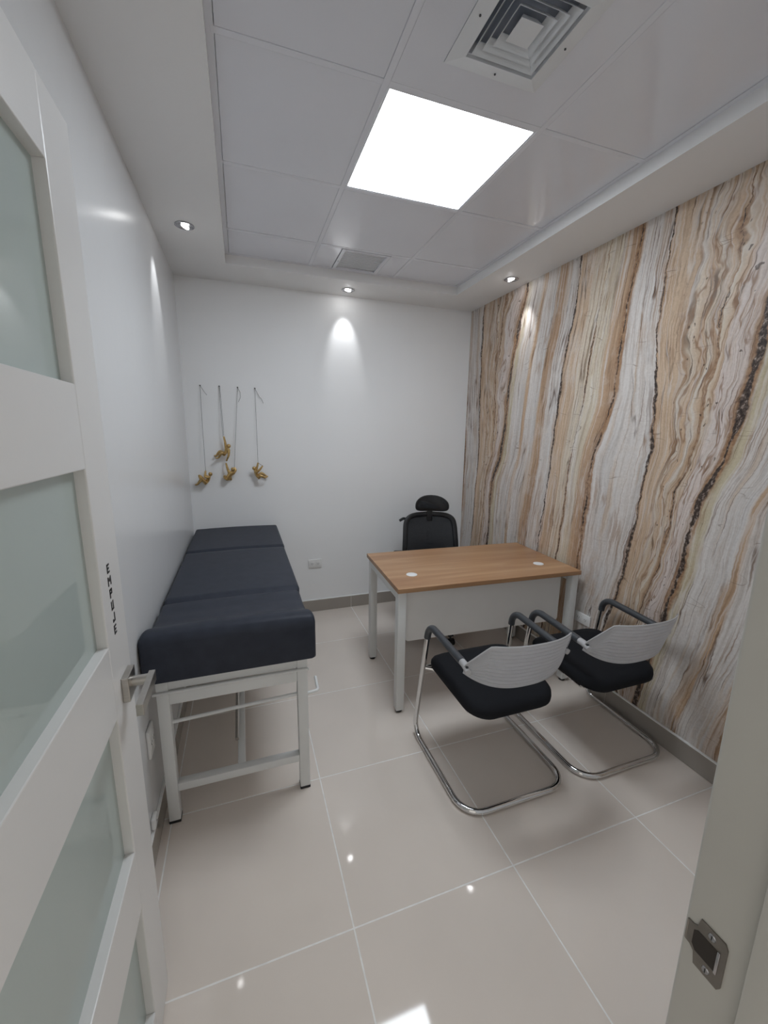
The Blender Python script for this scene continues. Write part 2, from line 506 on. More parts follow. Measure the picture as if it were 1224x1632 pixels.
for i in range(NY + 1):
    for j in range(NZ + 1):
        y = y0 + (y1 - y0) * i / NY; z = z0 + (z1 - z0) * j / NZ
        vv.append((W, y, z)); uvs.append((band_u(y, z) + 10 * PERIOD, z))
n1 = NZ + 1
for i in range(NY):
    for j in range(NZ):
        a = i * n1 + j
        ff.append((a, a + n1, a + n1 + 1, a + 1))
nb = len(vv)
for x in (y0, y1):
    for z in (z0, z1):
        vv.append((W + 0.12, x, z)); uvs.append((0, 0))
g00, g0t, g10, g1t = nb, nb + 1, nb + 2, nb + 3
ff += [(g00, g0t, g1t, g10)]
ff.append(tuple([j for j in range(n1)] + [g0t, g00]))
ff.append(tuple([NY * n1 + j for j in range(n1)][::-1] + [g10, g1t]))
ff.append(tuple([i * n1 for i in range(NY + 1)][::-1] + [g00, g10]))
ff.append(tuple([i * n1 + NZ for i in range(NY + 1)] + [g1t, g0t]))
me = bpy.data.meshes.new('wall_right')
me.from_pydata(vv, [], ff)
ul = me.uv_layers.new(name='bands')
for lp in me.loops: ul.data[lp.index].uv = uvs[lp.vertex_index]
me.update()
struct(link('wall_right', me, 'onyx'), 'wall papered with banded cream and brown onyx print')

DX0, DX1, DZ = 0.030, 0.878, 2.135        # opening in the front wall
wf = MB()
wf.b2((DX1, YF - 0.12, 0), (W, YF, 2.80)).b2((0, YF - 0.12, 0), (DX0, YF, 2.80)).b2((DX0, YF - 0.12, DZ), (DX1, YF, 2.80))
struct(wf.build('wall_front', 'wall_back', smooth=False), 'white wall around the doorway')

# ------------------------------------------------------------------ ceiling: plaster ring, tiles in a sunken grid
cl = MB()
cl.b2((0, EB, H1), (W, 0, 2.80)).b2((0, YF, H1), (W, EF, 2.80)).b2((0, EF, H1), (EL, EB, 2.80)).b2((ER, EF, H1), (W, EB, 2.80))
cl.b2((EL, EF, 2.70), (ER, EB, 2.80))
ceil = struct(cl.build('ceiling', 'plaster', smooth=False), 'white plaster ceiling border around a sunken tiled field')
gx, gy, T = 0.8736, -1.8917, 0.6
RW = 0.022
tx = [EL + 0.002, gx, gx + T, ER - 0.002]
ty = [EB - 0.002, gy + 2 * T, gy + T, gy, gy - T, EF + 0.002]
zr = H2
for x in (gx, gx + T):                                   # long runners
    MB().b2((x - RW / 2, EF, zr - 0.001), (x + RW / 2, EB, zr + 0.03), 0.0008, 1).build('ceiling_runner', 'runner', ceil, smooth=False)
for y in ty[1:5]:                                        # cross runners
    for a, b in zip(tx, tx[1:]):
        MB().b2((a + RW / 2, y - RW / 2, zr - 0.001), (b - RW / 2, y + RW / 2, zr + 0.03), 0.0008, 1).build('ceiling_runner', 'runner', ceil, smooth=False)
for lo, hi in (((EL, EF, zr), (EL + RW, EB, zr + 0.03)), ((ER - RW, EF, zr), (ER, EB, zr + 0.03)), ((EL + RW, EB - RW, zr), (ER - RW, EB, zr + 0.03)), ((EL + RW, EF, zr), (ER - RW, EF + RW, zr + 0.03))):
    MB().b2(lo, hi, 0.0008, 1).build('edge_angle', 'runner', ceil, smooth=False)
random.seed(11)
dc = (1.1736, -2.185)             # centre of the air diffuser
GX0, GX1 = 1.020, 1.335          # small grille takes the middle of the back row
for i in range(3):
    for j in range(5):
        x0, x1, y1_, y0_ = tx[i], tx[i + 1], ty[j], ty[j + 1]
        if (i, j) == (1, 2): continue                    # LED panel sits here
        spans = [(x0, x1)]
        if (i, j) == (1, 0): spans = [(x0, GX0), (GX1, x1)]
        for a, b in spans:
            m_ = RW / 2 + 0.0005
            ax = a + (m_ if a in (gx, gx + T) else (RW if a == tx[0] else 0.002)); bx_ = b - (m_ if b in (gx, gx + T) else (RW if b == tx[-1] else 0.002))
            yb = y1_ - (m_ if j else RW); ya = y0_ + (m_ if j < 4 else RW)
            dz = random.uniform(-0.0005, 0.001)
            tm = MB()
            if (i, j) == (1, 3):                         # cut open above the air diffuser
                hx0, hx1, hy0, hy1 = [q - c for q, c in zip((dc[0] - 0.114, dc[0] + 0.114, dc[1] - 0.114, dc[1] + 0.114), ((ax + bx_) / 2, (ax + bx_) / 2, (ya + yb) / 2, (ya + yb) / 2))]
                ex, ey = (bx_ - ax) / 2, (yb - ya) / 2
                for lo, hi in (((-ex, -ey), (hx0, ey)), ((hx1, -ey), (ex, ey)), ((hx0, -ey), (hx1, hy0)), ((hx0, hy1), (hx1, ey))):
                    tm.b2((*lo, -0.006), (*hi, 0.006))
            else:
                tm.box((0, 0, 0), (bx_ - ax, yb - ya, 0.012), 0.001, None, 1)
            o = tm.build('ceiling_tile', 'ceil_tile', ceil, smooth=False)
            o.location = ((ax + bx_) / 2, (ya + yb) / 2, zr + 0.0062 + dz)
            o.rotation_euler = (random.uniform(-1, 1) * 0.0012, random.uniform(-1, 1) * 0.0012, 0)

# ------------------------------------------------------------------ skirting
def skirting(name, segs, axis, at, sgn, label):
    """segs: joint positions along the wall; a row of tile pieces with a white caulk line on top."""
    t, h, g = 0.010, 0.104, 0.0012
    def bb(a, b, z0_, z1_, t_):
        if axis == 'x':
            return (a, at, z0_), (b, at + sgn * t_, z1_)
        return (at, a, z0_), (at + sgn * t_, b, z1_)
    base = MB().b2(*bb(segs[0], segs[-1], 0.0, h - 0.002, t - 0.002)).build(name, 'grout', smooth=False)
    struct(base, label)
    for a, b in zip(segs, segs[1:]):
        MB().b2(*bb(a + g, b - g, 0.001, h, t), 0.0008, 1).build('skirting_tile', 'skirting', base, smooth=False)
    MB().b2(*bb(segs[0], segs[-1], h, h + 0.007, t + 0.001), 0.001, 1).build('caulk_line', 'caulk', base, smooth=False)
    return base
skirting('baseboard_back', [0.0105, 0.64, 1.24, 1.84, W - 0.0105], 'x', 0.0, -1, 'greige tile skirting under the plain white wall')
skirting('baseboard_right', [YF, -2.9584, -2.3584, -1.7584, -1.1584, -0.5584, -0.0002], 'y', W, -1, 'greige tile skirting under the onyx wallpaper')
skirting('baseboard_left', [YF, -2.9584, -2.3584, -1.7584, -1.1584, -0.5584, -0.0002], 'y', 0.0, 1, 'greige tile skirting behind the couch and door')

# ------------------------------------------------------------------ door leaf, open flat towards the left wall
DXF, DXB = 0.106, 0.066                       # room-side face, wall-side face
DY0, DY1, DTOP = YF + 0.012, -2.315, 2.100    # hinge edge, latch edge
door = struct(empty('door_1', ((DXF + DXB) / 2, DY0, 0.008)), 'white door with four frosted glass panes standing open')
def dpart(name, lo, hi, m, bev=0.003, parent=None, off=True):
    mb = MB().b2(lo, hi, bev)
    o = mb.build(name, m, parent or door, smooth=False)
    return o
dl = Vector(door.location)
def rel(p): return tuple(Vector(p) - dl)
SY1, SY0 = -2.447, DY0 + 0.122                # glazed width
dpart('stile', rel((DXB, SY1, 0.008)), rel((DXF, DY1, DTOP)), 'door')
dpart('stile', rel((DXB, DY0, 0.008)), rel((DXF, SY0, DTOP)), 'door')
panes = [(1.624, 1.972), (1.112, 1.472), (0.609, 0.949), (0.125, 0.451)]
rails = [(1.972, DTOP), (1.472, 1.624), (0.949, 1.112), (0.451, 0.609), (0.008, 0.125)]
for a, b in rails:
    dpart('rail', rel((DXB, SY0, a)), rel((DXF, SY1, b)), 'door', 0.002)
for a, b in panes:
    p = dpart('glass_pane', rel((DXB + 0.012, SY0 - 0.004, a - 0.004)), rel((DXB + 0.020, SY1 + 0.004, b + 0.004)), 'frosted', 0.0)
    p['label'] = 'frosted greenish glass pane'
# handle
hc = Vector((DXF, -2.372, 0.983))
hd = MB().box(rel(hc + Vector((0.007, 0, 0))), (0.014, 0.058, 0.058), 0.0015).build('handle_rose', 'steel', door, smooth=False)
hd['label'] = 'satin steel square rose and lever handle'
MB().cyl(rel(hc + Vector((0.009, 0, 0.004))), rel(hc + Vector((0.056, 0, 0.004))), 0.0115, 20).build('neck', 'steel', hd)
MB().box(rel(hc + Vector((0.052, -0.050, 0.003))), (0.014, 0.130, 0.026), 0.0012).build('lever', 'steel', hd, smooth=False)
# lettering EMPUJE, stacked
GL = {'E': [(0, 0, 1, 5), (0, 0, 3, 1), (0, 2, 2.6, 3), (0, 4, 3, 5)],
      'M': [(0, 0, 1, 5), (3, 0, 4, 5), (1, 3, 1.6, 4.4), (2.4, 3, 3, 4.4), (1.5, 2.2, 2.5, 3.6)],
      'P': [(0, 0, 1, 5), (0, 4, 3, 5), (2, 2, 3, 5), (0, 2, 3, 3)],
      'U': [(0, 0, 1, 5), (2, 0, 3, 5), (0, 0, 3, 1)],
      'J': [(2, 0, 3, 5), (0, 0, 3, 1), (0, 0, 1, 1.8)]}
zt = 1.272
for ch in 'EMPUJE':
    mb = MB(); s_ = 0.0195 / 5; sy = 0.0052
    for a, b, c, d in GL[ch]:
        # reading direction seen from the room runs from hinge to latch (+y)
        y_ = -2.394 + (a - (2 if ch == 'M' else 1.5)) * sy; y2_ = -2.394 + (c - (2 if ch == 'M' else 1.5)) * sy
        mb.b2(rel((DXF, y_, zt - 0.0195 + b * s_)), rel((DXF + 0.0006, y2_, zt - 0.0195 + d * s_)))
    mb.build('letter', 'ink', door, smooth=False)
    zt -= 0.0270

# door frame
def jamb(name, lo, hi, label, stop=None, m='jamb'):
    o = MB().b2(lo, hi, 0.005, 3).build(name, m, smooth=True)
    struct(o, label)
    if stop: MB().b2(*stop, 0.003).build('door_stop_strip', m, o, smooth=True)
    return o
j1 = jamb('trim_1', (0.840, YF - 0.125, 0.0), (0.877, YF - 0.002, 2.134), 'grey white door jamb with a steel strike plate', ((0.828, YF - 0.125, 0.0), (0.841, YF - 0.066, 2.10)))
jamb('trim_2', (0.031, YF - 0.125, 0.0), (0.064, YF - 0.002, 2.134), 'grey white hinge jamb of the doorway')
jamb('trim_3', (0.064, YF - 0.125, 2.104), (0.840, YF - 0.002, 2.134), 'grey white head of the doorway')
# strike plate (outline in y, z on the jamb face)
sp_out = [(-3.146, 1.012), (-3.143, 1.018), (-3.1185, 1.018), (-3.1165, 1.006), (-3.112, 1.003), (-3.1065, 1.003), (-3.1065, 0.975), (-3.112, 0.974), (-3.1165, 0.970), (-3.1185, 0.955), (-3.143, 0.955), (-3.146, 0.961)]
mb = MB()
mb.loft([[(0.8405, y, z) for y, z in sp_out], [(0.8383, y, z) for y, z in sp_out]])
# rolled lip bending round the edge of the jamb
mb.sweep([(0.8394, -3.107, 0.976), (0.8394, -3.107, 1.002)], 0.0014, 8)
sp = mb.build('strike_plate', 'steel_dark_refl', j1, smooth=False)
sp['label'] = 'satin steel strike plate'
hole = [(-3.138, 0.973), (-3.118, 0.973), (-3.114, 0.979), (-3.114, 0.997), (-3.118, 1.001), (-3.138, 1.001)]
MB().loft([[(0.8384, y, z) for y, z in hole], [(0.8380, y, z) for y, z in hole]]).build('latch_hole', 'dark_hole', sp, smooth=False)
MB().box((0.8376, -3.1395, 0.987), (0.0016, 0.003, 0.030), 0.0007).build('hole_rim', 'dark_chrome', sp)
for zz in (1.0095, 0.9635):
    mb = MB(); mb.cyl((0.8385, -3.131, zz), (0.8372, -3.131, zz), 0.0042, 16, 0.0034)
    sw = mb.build('screw', 'dark_chrome', sp)
    MB().box((0.8371, -3.131, zz), (0.0004, 0.0011, 0.005)).build('screw_slot', 'ink', sp, smooth=False)

# ------------------------------------------------------------------ LED panel, diffuser, grille, downlights
pc = (gx + T / 2, gy + T / 2)
led = tag(empty('led_panel', (pc[0], pc[1], H2)), 'square glowing white LED ceiling panel', 'ceiling light')
hw = T / 2 - RW / 2 - 0.001
fr = MB()
for s_ in (-1, 1):
    fr.b2((s_ * hw, -hw, 0.0), (s_ * (hw - 0.007), hw, 0.012)).b2((-hw + 0.007, s_ * hw, 0.0), (hw - 0.007, s_ * (hw - 0.007), 0.012))
fr.build('frame', 'runner', led, smooth=False)
MB().box((0, 0, 0.007), (2 * hw - 0.0145, 2 * hw - 0.0145, 0.008)).build('light_diffuser', 'led', led, smooth=False)

dif = tag(empty('air_diffuser', (dc[0], dc[1], H2)), 'white square four way air diffuser with nested louvres', 'air vent')
def square_ring(mb, o0, z0_, o1, z1_, t_=0.0015):
    def ring(o, z): return [(o, o, z), (-o, o, z), (-o, -o, z), (o, -o, z)]
    mb.loft([ring(o0, z0_), ring(o1, z1_), ring(o1, z1_ + t_), ring(o0, z0_ + t_), ring(o0, z0_)], cap=False)
mb = MB(); square_ring(mb, 0.163, -0.004, 0.116, -0.010); square_ring(mb, 0.163, -0.004, 0.1625, 0.0); square_ring(mb, 0.116, -0.010, 0.112, 0.03)
mb.build('outer_frame', 'diffuser', dif, smooth=False)
MB().box((0, 0, 0.030), (0.23, 0.23, 0.002)).build('duct_back', 'dark_void', dif, smooth=False)
for o in (0.104, 0.082, 0.060):
    mb = MB(); square_ring(mb, o, -0.010, o - 0.017, 0.012, 0.002); mb.build('louvre', 'diffuser', dif, smooth=False)
mb = MB(); mb.loft([[(a * 0.036, b * 0.036, -0.010) for a, b in ((1, 1), (-1, 1), (-1, -1), (1, -1))], [(a * 0.022, b * 0.022, 0.012) for a, b in ((1, 1), (-1, 1), (-1, -1), (1, -1))]])
mb.build('centre_plate', 'diffuser', dif, smooth=False)
for a, b in ((0.14, 0), (-0.14, 0), (0, 0.14), (0, -0.14)):
    MB().cyl((a, b, -0.0075), (a, b, -0.0098), 0.003, 10).build('screw', 'dark_grey_pad', dif)

gy0, gy1 = gy + 2 * T + RW / 2 + 0.002, EB - RW - 0.001
gc = ((GX0 + GX1) / 2, (gy0 + gy1) / 2)
gr = tag(empty('return_grille', (gc[0], gc[1], H2)), 'small square grey ceiling grille with white frame in the back row', 'air vent')
hx_, hy_ = (GX1 - GX0) / 2 - 0.002, (gy1 - gy0) / 2
mb = MB()
for s_ in (-1, 1):
    mb.b2((s_ * hx_, -hy_, -0.004), (s_ * (hx_ - 0.022), hy_, 0.008), 0.001).b2((-hx_ + 0.022, s_ * hy_, -0.004), (hx_ - 0.022, s_ * (hy_ - 0.02), 0.008), 0.001)
mb.build('frame', 'runner', gr, smooth=False)
MB().box((0, 0, 0.009), (2 * hx_ - 0.044, 2 * hy_ - 0.04, 0.003)).build('filter_mesh', 'grey_mesh', gr, smooth=False)
for k in range(13):
    y = -hy_ + 0.025 + (2 * hy_ - 0.05) * k / 12
    MB().box((0, y, 0.003), (2 * hx_ - 0.045, 0.008, 0.002), 0, (0.25, 0, 0)).build('louvre', 'grey_mesh', gr, smooth=False)
MB().cyl((-hx_ + 0.011, 0.02, -0.004), (-hx_ + 0.011, 0.02, -0.006), 0.004, 10).build('latch', 'dark_chrome', gr)

def downlight(x, y, aim, label, watt, glow):
    """Recessed gimbal spot: aim is the horizontal direction it leans to."""
    t = tag(empty('downlight', (x, y, H1)), label, 'downlight', 'recessed downlights in the ceiling border')
    mb = MB(); prof = [(0.047, 0.0), (0.047, -0.003), (0.043, -0.005), (0.037, -0.004), (0.034, 0.0), (0.034, 0.0002)]
    n = 32; rings = [[(r * math.cos(2 * PI * k / n), r * math.sin(2 * PI * k / n), z - 0.0005) for k in range(n)] for r, z in prof]
    mb.loft(rings, cap=False); mb.build('trim_ring', 'dark_chrome', t)
    tilt = math.radians(24)
    ax = Vector((0, 0, 1)).cross(Vector((aim[0], aim[1], 0)))
    rot = Matrix.Rotation(-tilt, 4, ax) if ax.length > 0 else Matrix()
    mb = MB(); mb.lathe([(0.001, -0.0005), (0.033, -0.0005), (0.036, -0.002), (0.036, 0.001)], (0, 0, -0.001), 28)
    mb.build('gimbal_plate', 'dark_chrome', t)
    mb = MB(); rr = Matrix.Translation((0, 0, -0.006)) @ rot
    mb.lathe([(0.0005, -0.004), (0.014, -0.0035), (0.0215, -0.001), (0.0225, 0.004), (0.0005, 0.005)], (0, 0, 0), 24, rr)
    mb.build('lens', emit('downlight_lens', (1.0, 0.99, 0.98), glow), t)
    ld = bpy.data.lights.new('downlight_beam', 'SPOT')
    ld.energy = watt; ld.spot_size = math.radians(46); ld.spot_blend = 0.75; ld.shadow_soft_size = 0.018
    ld.color = (0.97, 0.985, 1.0)
    lo = bpy.data.objects.new('downlight_beam', ld); COL.objects.link(lo); lo.parent = t
    dirv = Vector((aim[0] * math.sin(tilt), aim[1] * math.sin(tilt), -math.cos(tilt)))
    lo.location = Vector((0, 0, -0.008)) + dirv * 0.02
    lo.rotation_euler = dirv.to_track_quat('-Z', 'Y').to_euler()
    return t
downlight(0.160, -0.785, (-1, 0), 'round chrome downlight above the exam couch, by the glossy white wall', SPOT_WATT, 10)
downlight(1.187, -0.148, (0, 1), 'round chrome downlight casting an oval glow on the plain white wall', SPOT_WATT, 26)
downlight(2.177, -0.763, (1, 0), 'round chrome downlight beside the onyx papered wall', SPOT_WATT, 26)

# ------------------------------------------------------------------ examination couch
CY0 = -1.79                                         # front of the front legs
couch = tag(empty('examination_couch', (0.313, -0.93, 0)), 'white steel examination couch with navy black vinyl cushions', 'exam couch')
co = Vector(couch.location)
def cr(p): return tuple(Vector(p) - co)
LX0, LX1 = 0.032, 0.592
CYB = -0.09
for x0, x1 in ((LX0, LX0 + 0.042), (LX1 - 0.042, LX1)):
    for y0_, y1_ in ((CY0, CY0 + 0.042), (CYB - 0.042, CYB)):
        lg = MB().b2(cr((x0, y0_, 0.010)), cr((x1, y1_, 0.635)), 0.003).build('leg', 'white_steel', couch)
        MB().b2(cr((x0 - 0.001, y0_ - 0.001, 0.0)), cr((x1 + 0.001, y1_ + 0.001, 0.012)), 0.002).build('foot_cap', 'black_plastic', lg)
for a, b in ((0.588, 0.640), (0.524, 0.574)):       # two aprons in front, one rail round the top
    MB().b2(cr((LX0 + 0.042, CY0 + 0.004, a)), cr((LX1 - 0.042, CY0 + 0.026, b)), 0.002).build('apron_rail', 'white_steel', couch)
MB().b2(cr((LX0 + 0.042, CYB - 0.026, 0.588)), cr((LX1 - 0.042, CYB - 0.004, 0.640)), 0.002).build('apron_rail', 'white_steel', couch)
for x in (LX0 + 0.005, LX1 - 0.027):
    MB().b2(cr((x, CY0 + 0.042, 0.588)), cr((x + 0.022, CYB - 0.042, 0.640)), 0.002).build('side_rail', 'white_steel', couch)
MB().b2(cr((LX0 - 0.004, CY0 - 0.014, 0.636)), cr((LX1 + 0.006, -0.06, 0.648)), 0.002).build('bed_board', 'white_steel', couch)
MB().sweep([cr((LX0 - 0.010, CY0 - 0.006, 0.581)), cr((LX1 + 0.004, CY0 - 0.006, 0.581))], 0.006, 10).build('paper_roll_rod', 'white_steel', couch)
MB().sweep([cr((LX0 + 0.02, CY0 + 0.03, 0.432)), cr((LX1 - 0.02, CY0 + 0.03, 0.452))], 0.0075, 10).build('cross_bar', 'white_steel', couch)
for ya, yb in ((CY0 + 0.004, CY0 + 0.040), (CYB - 0.040, CYB - 0.004)):
    MB().b2(cr((LX0 + 0.042, ya, 0.138)), cr((LX1 - 0.042, yb, 0.172)), 0.003).build('stretcher', 'white_steel', couch)
MB().b2(cr((0.298, CY0 + 0.040, 0.140)), cr((0.328, CYB - 0.040, 0.170)), 0.003).build('long_stretcher', 'white_steel', couch)
MB().sweep([cr((0.296, -1.64, 0.20)), cr((0.300, -0.75, 0.330)), cr((0.300, -0.55, 0.60))], 0.008, 10).build('adjuster_rod', 'steel', couch)
MB().sweep(fillet([cr((LX1 - 0.012, CY0 + 0.02, 0.450)), cr((LX1 + 0.046, CY0 + 0.02, 0.456)), cr((LX1 + 0.050, CY0 + 0.11, 0.462))], 0.012), 0.0065, 10).build('leg_rest_socket', 'white_steel', couch)
for s_, x in ((0, LX1 + 0.012),):
    MB().ball(cr((x + 0.008, CY0 + 0.03, 0.626)), (0.012, 0.012, 0.006), 12).build('wing_nut', 'chrome', couch)

def cushion(name, y_a, y_b, ztop, x0, x1, zb=0.650, r=0.016, extra=None):
    """Padded section as a grid loft along y; extra(t) gives (z lift, widen)."""
    n = 30; rings = []
    for i in range(n + 1):
        t = i / n; y = y_a + (y_b - y_a) * t
        e = min(t, 1 - t) * abs(y_b - y_a)
        q = 1.0 if e >= r else math.sqrt(max(0, 1 - (1 - e / r) ** 2))
        dz, dw = extra(t) if extra else (0, 0)
        shrink = r * (1 - q)
        zt_, a0, a1 = ztop + dz - shrink, x0 - dw + shrink * 0.5, x1 + dw - shrink * 0.5
        zb_ = zb + shrink * 0.3
        ring = []
        m_ = 5
        for cx, cz, s0 in ((a1 - r, zt_ - r, 0), (a0 + r, zt_ - r, PI / 2), (a0 + r * 0.5, zb_ + r * 0.5, PI), (a1 - r * 0.5, zb_ + r * 0.5, 3 * PI / 2)):
            rr_ = r if s0 < PI else r * 0.5
            for k in range(m_ + 1):
                a = s0 + PI / 2 * k / m_
                ring.append(cr((cx + rr_ * math.cos(a), y, cz + rr_ * math.sin(a))))
            if s0 == 0:                          # slight crown across the top
                for k in range(1, 6):
                    u = k / 6
                    ring.append(cr((a1 - r + (a0 - a1 + 2 * r) * u, y, zt_ + 0.005 * math.sin(PI * u) * q)))
        rings.append(ring)
    return MB().loft(rings).build(name, 'vinyl', couch, angle=50)
def foot_shape(t):
    # t = 0 at the front: thick rolled end that dips towards the seam
    y = t * 0.39
    b = math.exp(-((y - 0.055) / 0.075) ** 2)
    return 0.034 * b + 0.004 * math.sin(y * 40) * 0.3, 0.016 * max(0, 1 - (y / 0.12) ** 2)
cushion('foot_cushion', -1.848, -1.462, 0.803, 0.019, 0.606, r=0.02, extra=foot_shape)
cushion('middle_cushion', -1.458, -0.682, 0.806, 0.022, 0.612)
cushion('head_cushion', -0.678, -0.028, 0.806, 0.020, 0.616)

# ------------------------------------------------------------------ desk
DA = -math.radians(2.4)
desk = tag(empty('office_desk', (1.712, -1.168, 0), DA), 'oak topped office desk on white steel legs with white front panel', 'desk')
DW, DD, DZT = 1.168, 0.665, 0.742
MB().box((0, 0, DZT - 0.0125), (DW, DD, 0.025), 0.0015).build('desk_top', 'wood', desk, smooth=False)
zt_ = DZT - 0.025
for s_ in (-1, 1):
    x0 = s_ * (DW / 2 - 0.006); x1 = s_ * (DW / 2 - 0.052)
    yf0, yf1 = -DD / 2 + 0.012, -DD / 2 + 0.062
    yb1, yb0 = DD / 2 - 0.035, DD / 2 - 0.085
    for ya, yb in ((yf0, yf1), (yb0, yb1)):
        lg = MB().b2((x0, ya, 0.016), (x1, yb, zt_), 0.003).build('leg', 'white_steel', desk)
        MB().cyl(((x0 + x1) / 2, (ya + yb) / 2, 0.0), ((x0 + x1) / 2, (ya + yb) / 2, 0.017), 0.019, 16).build('foot', 'black_plastic', lg)
    MB().b2((x0, yf1, zt_ - 0.045), (x1, yb0, zt_), 0.003).build('side_rail', 'white_steel', desk)
pl = MB(); pw, pz0, pz1 = 0.508, 0.398, zt_ - 0.004
out = [(x, z + (pz0 + pz1) / 2) for x, z in rrect(pw, (pz1 - pz0) / 2, 0.022, 5)]
pl.loft([[(x - 0.004, -DD / 2 + 0.075, z) for x, z in out], [(x - 0.004, -DD / 2 + 0.091, z) for x, z in out]])
pan = pl.build('modesty_panel', 'laminate_white', desk, smooth=False)
for x in (-0.40, 0.36):
    MB().box((x, -DD / 2 + 0.070, zt_ - 0.012), (0.014, 0.012, 0.014), 0.002).build('panel_clip', 'steel', pan)
for x, y in ((-0.435, -0.135), (0.415, -0.150)):
    gm = MB().lathe([(0.001, 0.0035), (0.026, 0.0035), (0.0315, 0.002), (0.032, 0.0)], (x, y, DZT), 28).build('cable_grommet', 'white_plastic', desk)
    sl = [(x + 0.005 + 0.015 * math.cos(a), y - 0.010 + 0.009 * math.sin(a)) for a in [2 * PI * k / 16 for k in range(16)]]
    MB().loft([[(a, b, DZT + 0.0036) for a, b in sl], [(a, b, DZT + 0.0041) for a, b in sl]]).build('cable_slot', 'grey_mesh', gm, smooth=False)

# ------------------------------------------------------------------ visitor chairs (faces +y)
def make_visitor():
    t = empty('visitor_chair')
    R_ = 0.0128
    fw, aw = 0.262, 0.238        # half widths at floor and at arms
    yf, yr = 0.27, -0.255        # floor loop front, rear
    path = fillet([(-aw, -0.165, 0.628), (-aw, 0.185, 0.648), (-fw, yf, R_), (-fw, yr, R_), (fw, yr, R_), (fw, yf, R_), (aw, 0.185, 0.648), (aw, -0.165, 0.628)],
                  [0.065, 0.07, 0.10, 0.10, 0.07, 0.065], 8)
    MB().sweep(path, R_, 12).build('sled_frame', 'chrome', t)
    for s_ in (-1, 1):
        pth = fillet([(s_ * aw, -0.125, 0.6303), (s_ * aw, 0.185, 0.648), (s_ * (aw + (fw - aw) * 0.2), 0.185 + 0.085 * 0.2, 0.648 - 0.636 * 0.2)], 0.065, 8)
        # pad sleeve ends a little below the front bend
        MB().sweep(pth[:-1] + [pth[-2] + (pth[-1] - pth[-2]) * 0.25], 0.0165, 12).build('arm_pad', 'dark_grey_pad', t)
    # seat
    for s_ in (-1, 1):
        MB().sweep(fillet([(s_ * 0.249, 0.222, 0.402), (s_ * 0.19, 0.19, 0.396), (s_ * 0.19, -0.12, 0.388)], 0.03, 5), 0.0095, 10).build('seat_support', 'chrome', t)
    MB().sweep([(-0.249, 0.218, 0.402), (0.249, 0.218, 0.402)], 0.0095, 10).build('cross_tube', 'chrome', t)
    rings = []
    for k, (ins, z) in enumerate([(0.030, 0.398), (0.010, 0.400), (0.001, 0.410), (0.0, 0.425), (0.002, 0.440), (0.010, 0.452), (0.028, 0.460), (0.08, 0.464), (0.16, 0.463)]):
        o_ = rrect(0.219 - ins, 0.230 - ins, max(0.095 - ins * 0.6, 0.01), 8)
        ring = []
        for x, y in o_:
            w_ = 1.0 + 0.03 * (y / 0.235)                # a little wider in front
            dz = 0.012 * (y / 0.235) - 0.028 * max(0, (y - 0.13) / 0.1) ** 2 * (1 if k > 3 else 0.6) + 0.008 * (abs(x) / 0.23) ** 2
            ring.append((x * w_ - 0.006, y + 0.014, z + dz + 0.004))
        rings.append(ring)
    MB().loft(rings).build('seat', 'black_fabric', t, angle=60)
    # ribbed translucent back shell
    NS, NT, th = 48, 88, 0.004
    def zb(s): return 0.553 + 0.055 * abs(s) ** 3.5
    def ztp(s):
        a = abs(s)
        return 0.760 - 0.010 * a * a - (0.105 * ((a - 0.74) / 0.26) ** 1.15 if a > 0.74 else 0)
    def surf(s, u, off):
        a = abs(s)
        x = s * 0.252
        y = -0.255 + 0.095 * a ** 2.4
        z = zb(s) + (ztp(s) - zb(s)) * u
        y -= 0.045 * (z - 0.60) / 0.16                    # leans back
        rib = 0.0065 * (abs(math.sin(u * 11 * PI)) - 0.6) * min(1, (1 - a) * 7) * min(1, u * 14) * min(1, (1 - u) * 14)
        return (x, y + off + rib, z)
    vs_, fs = [], []
    for side in (0, 1):
        for i in range(NS + 1):
            for j in range(NT + 1):
                vs_.append(surf(-1 + 2 * i / NS, j / NT, th * (0.5 - side)))
    n_ = NT + 1; off = (NS + 1) * n_
    for i in range(NS):
        for j in range(NT):
            a = i * n_ + j
            fs.append((a, a + 1, a + n_ + 1, a + n_)); fs.append((a + off, a + n_ + off, a + n_ + 1 + off, a + 1 + off))
    for i in range(NS):
        for j in (0, NT):
            a = i * n_ + j; fs.append((a, a + n_, a + n_ + off, a + off))
    for j in range(NT):
        for i in (0, NS):
            a = i * n_ + j; fs.append((a, a + 1, a + 1 + off, a + off))
    sh = MB().add(vs_, fs).build('back_shell', 'clear', t, angle=60)
    sh['label'] = 'ribbed translucent white plastic back shell'
    # bright rim along the lower edge
    MB().sweep([Vector(surf(-1 + 2 * i / 40, 0, 0)) for i in range(41)], 0.005, 8).build('lower_rim', 'clear', sh)
    MB().sweep([Vector(surf(-1 + 2 * i / 40, 1, 0)) for i in range(41)], 0.003, 8).build('upper_rim', 'clear', sh)
    for s_ in (-1, 1):
        sk = MB().sweep([(s_ * aw, -0.120, 0.630), (s_ * aw, -0.150, 0.6285), (s_ * (aw + 0.008), -0.190, 0.622)], [0.0150, 0.0155, 0.012], 14).build('socket', 'clear', t)
        MB().cyl((s_ * (aw + 0.008), -0.178, 0.634), (s_ * (aw + 0.008), -0.178, 0.642), 0.006, 12).build('bolt_cap', 'dark_grey_pad', sk)
    for x, y in ((-fw, 0.12), (-fw, -0.13), (fw, 0.12), (fw, -0.13)):
        MB().box((x, y, 0.002), (0.012, 0.03, 0.004), 0.001).build('glide', 'black_plastic', t)
    return t
vc = make_visitor()
vc.location = (1.424, -1.895, 0.002)
vc.rotation_euler.z = math.radians(0.0)
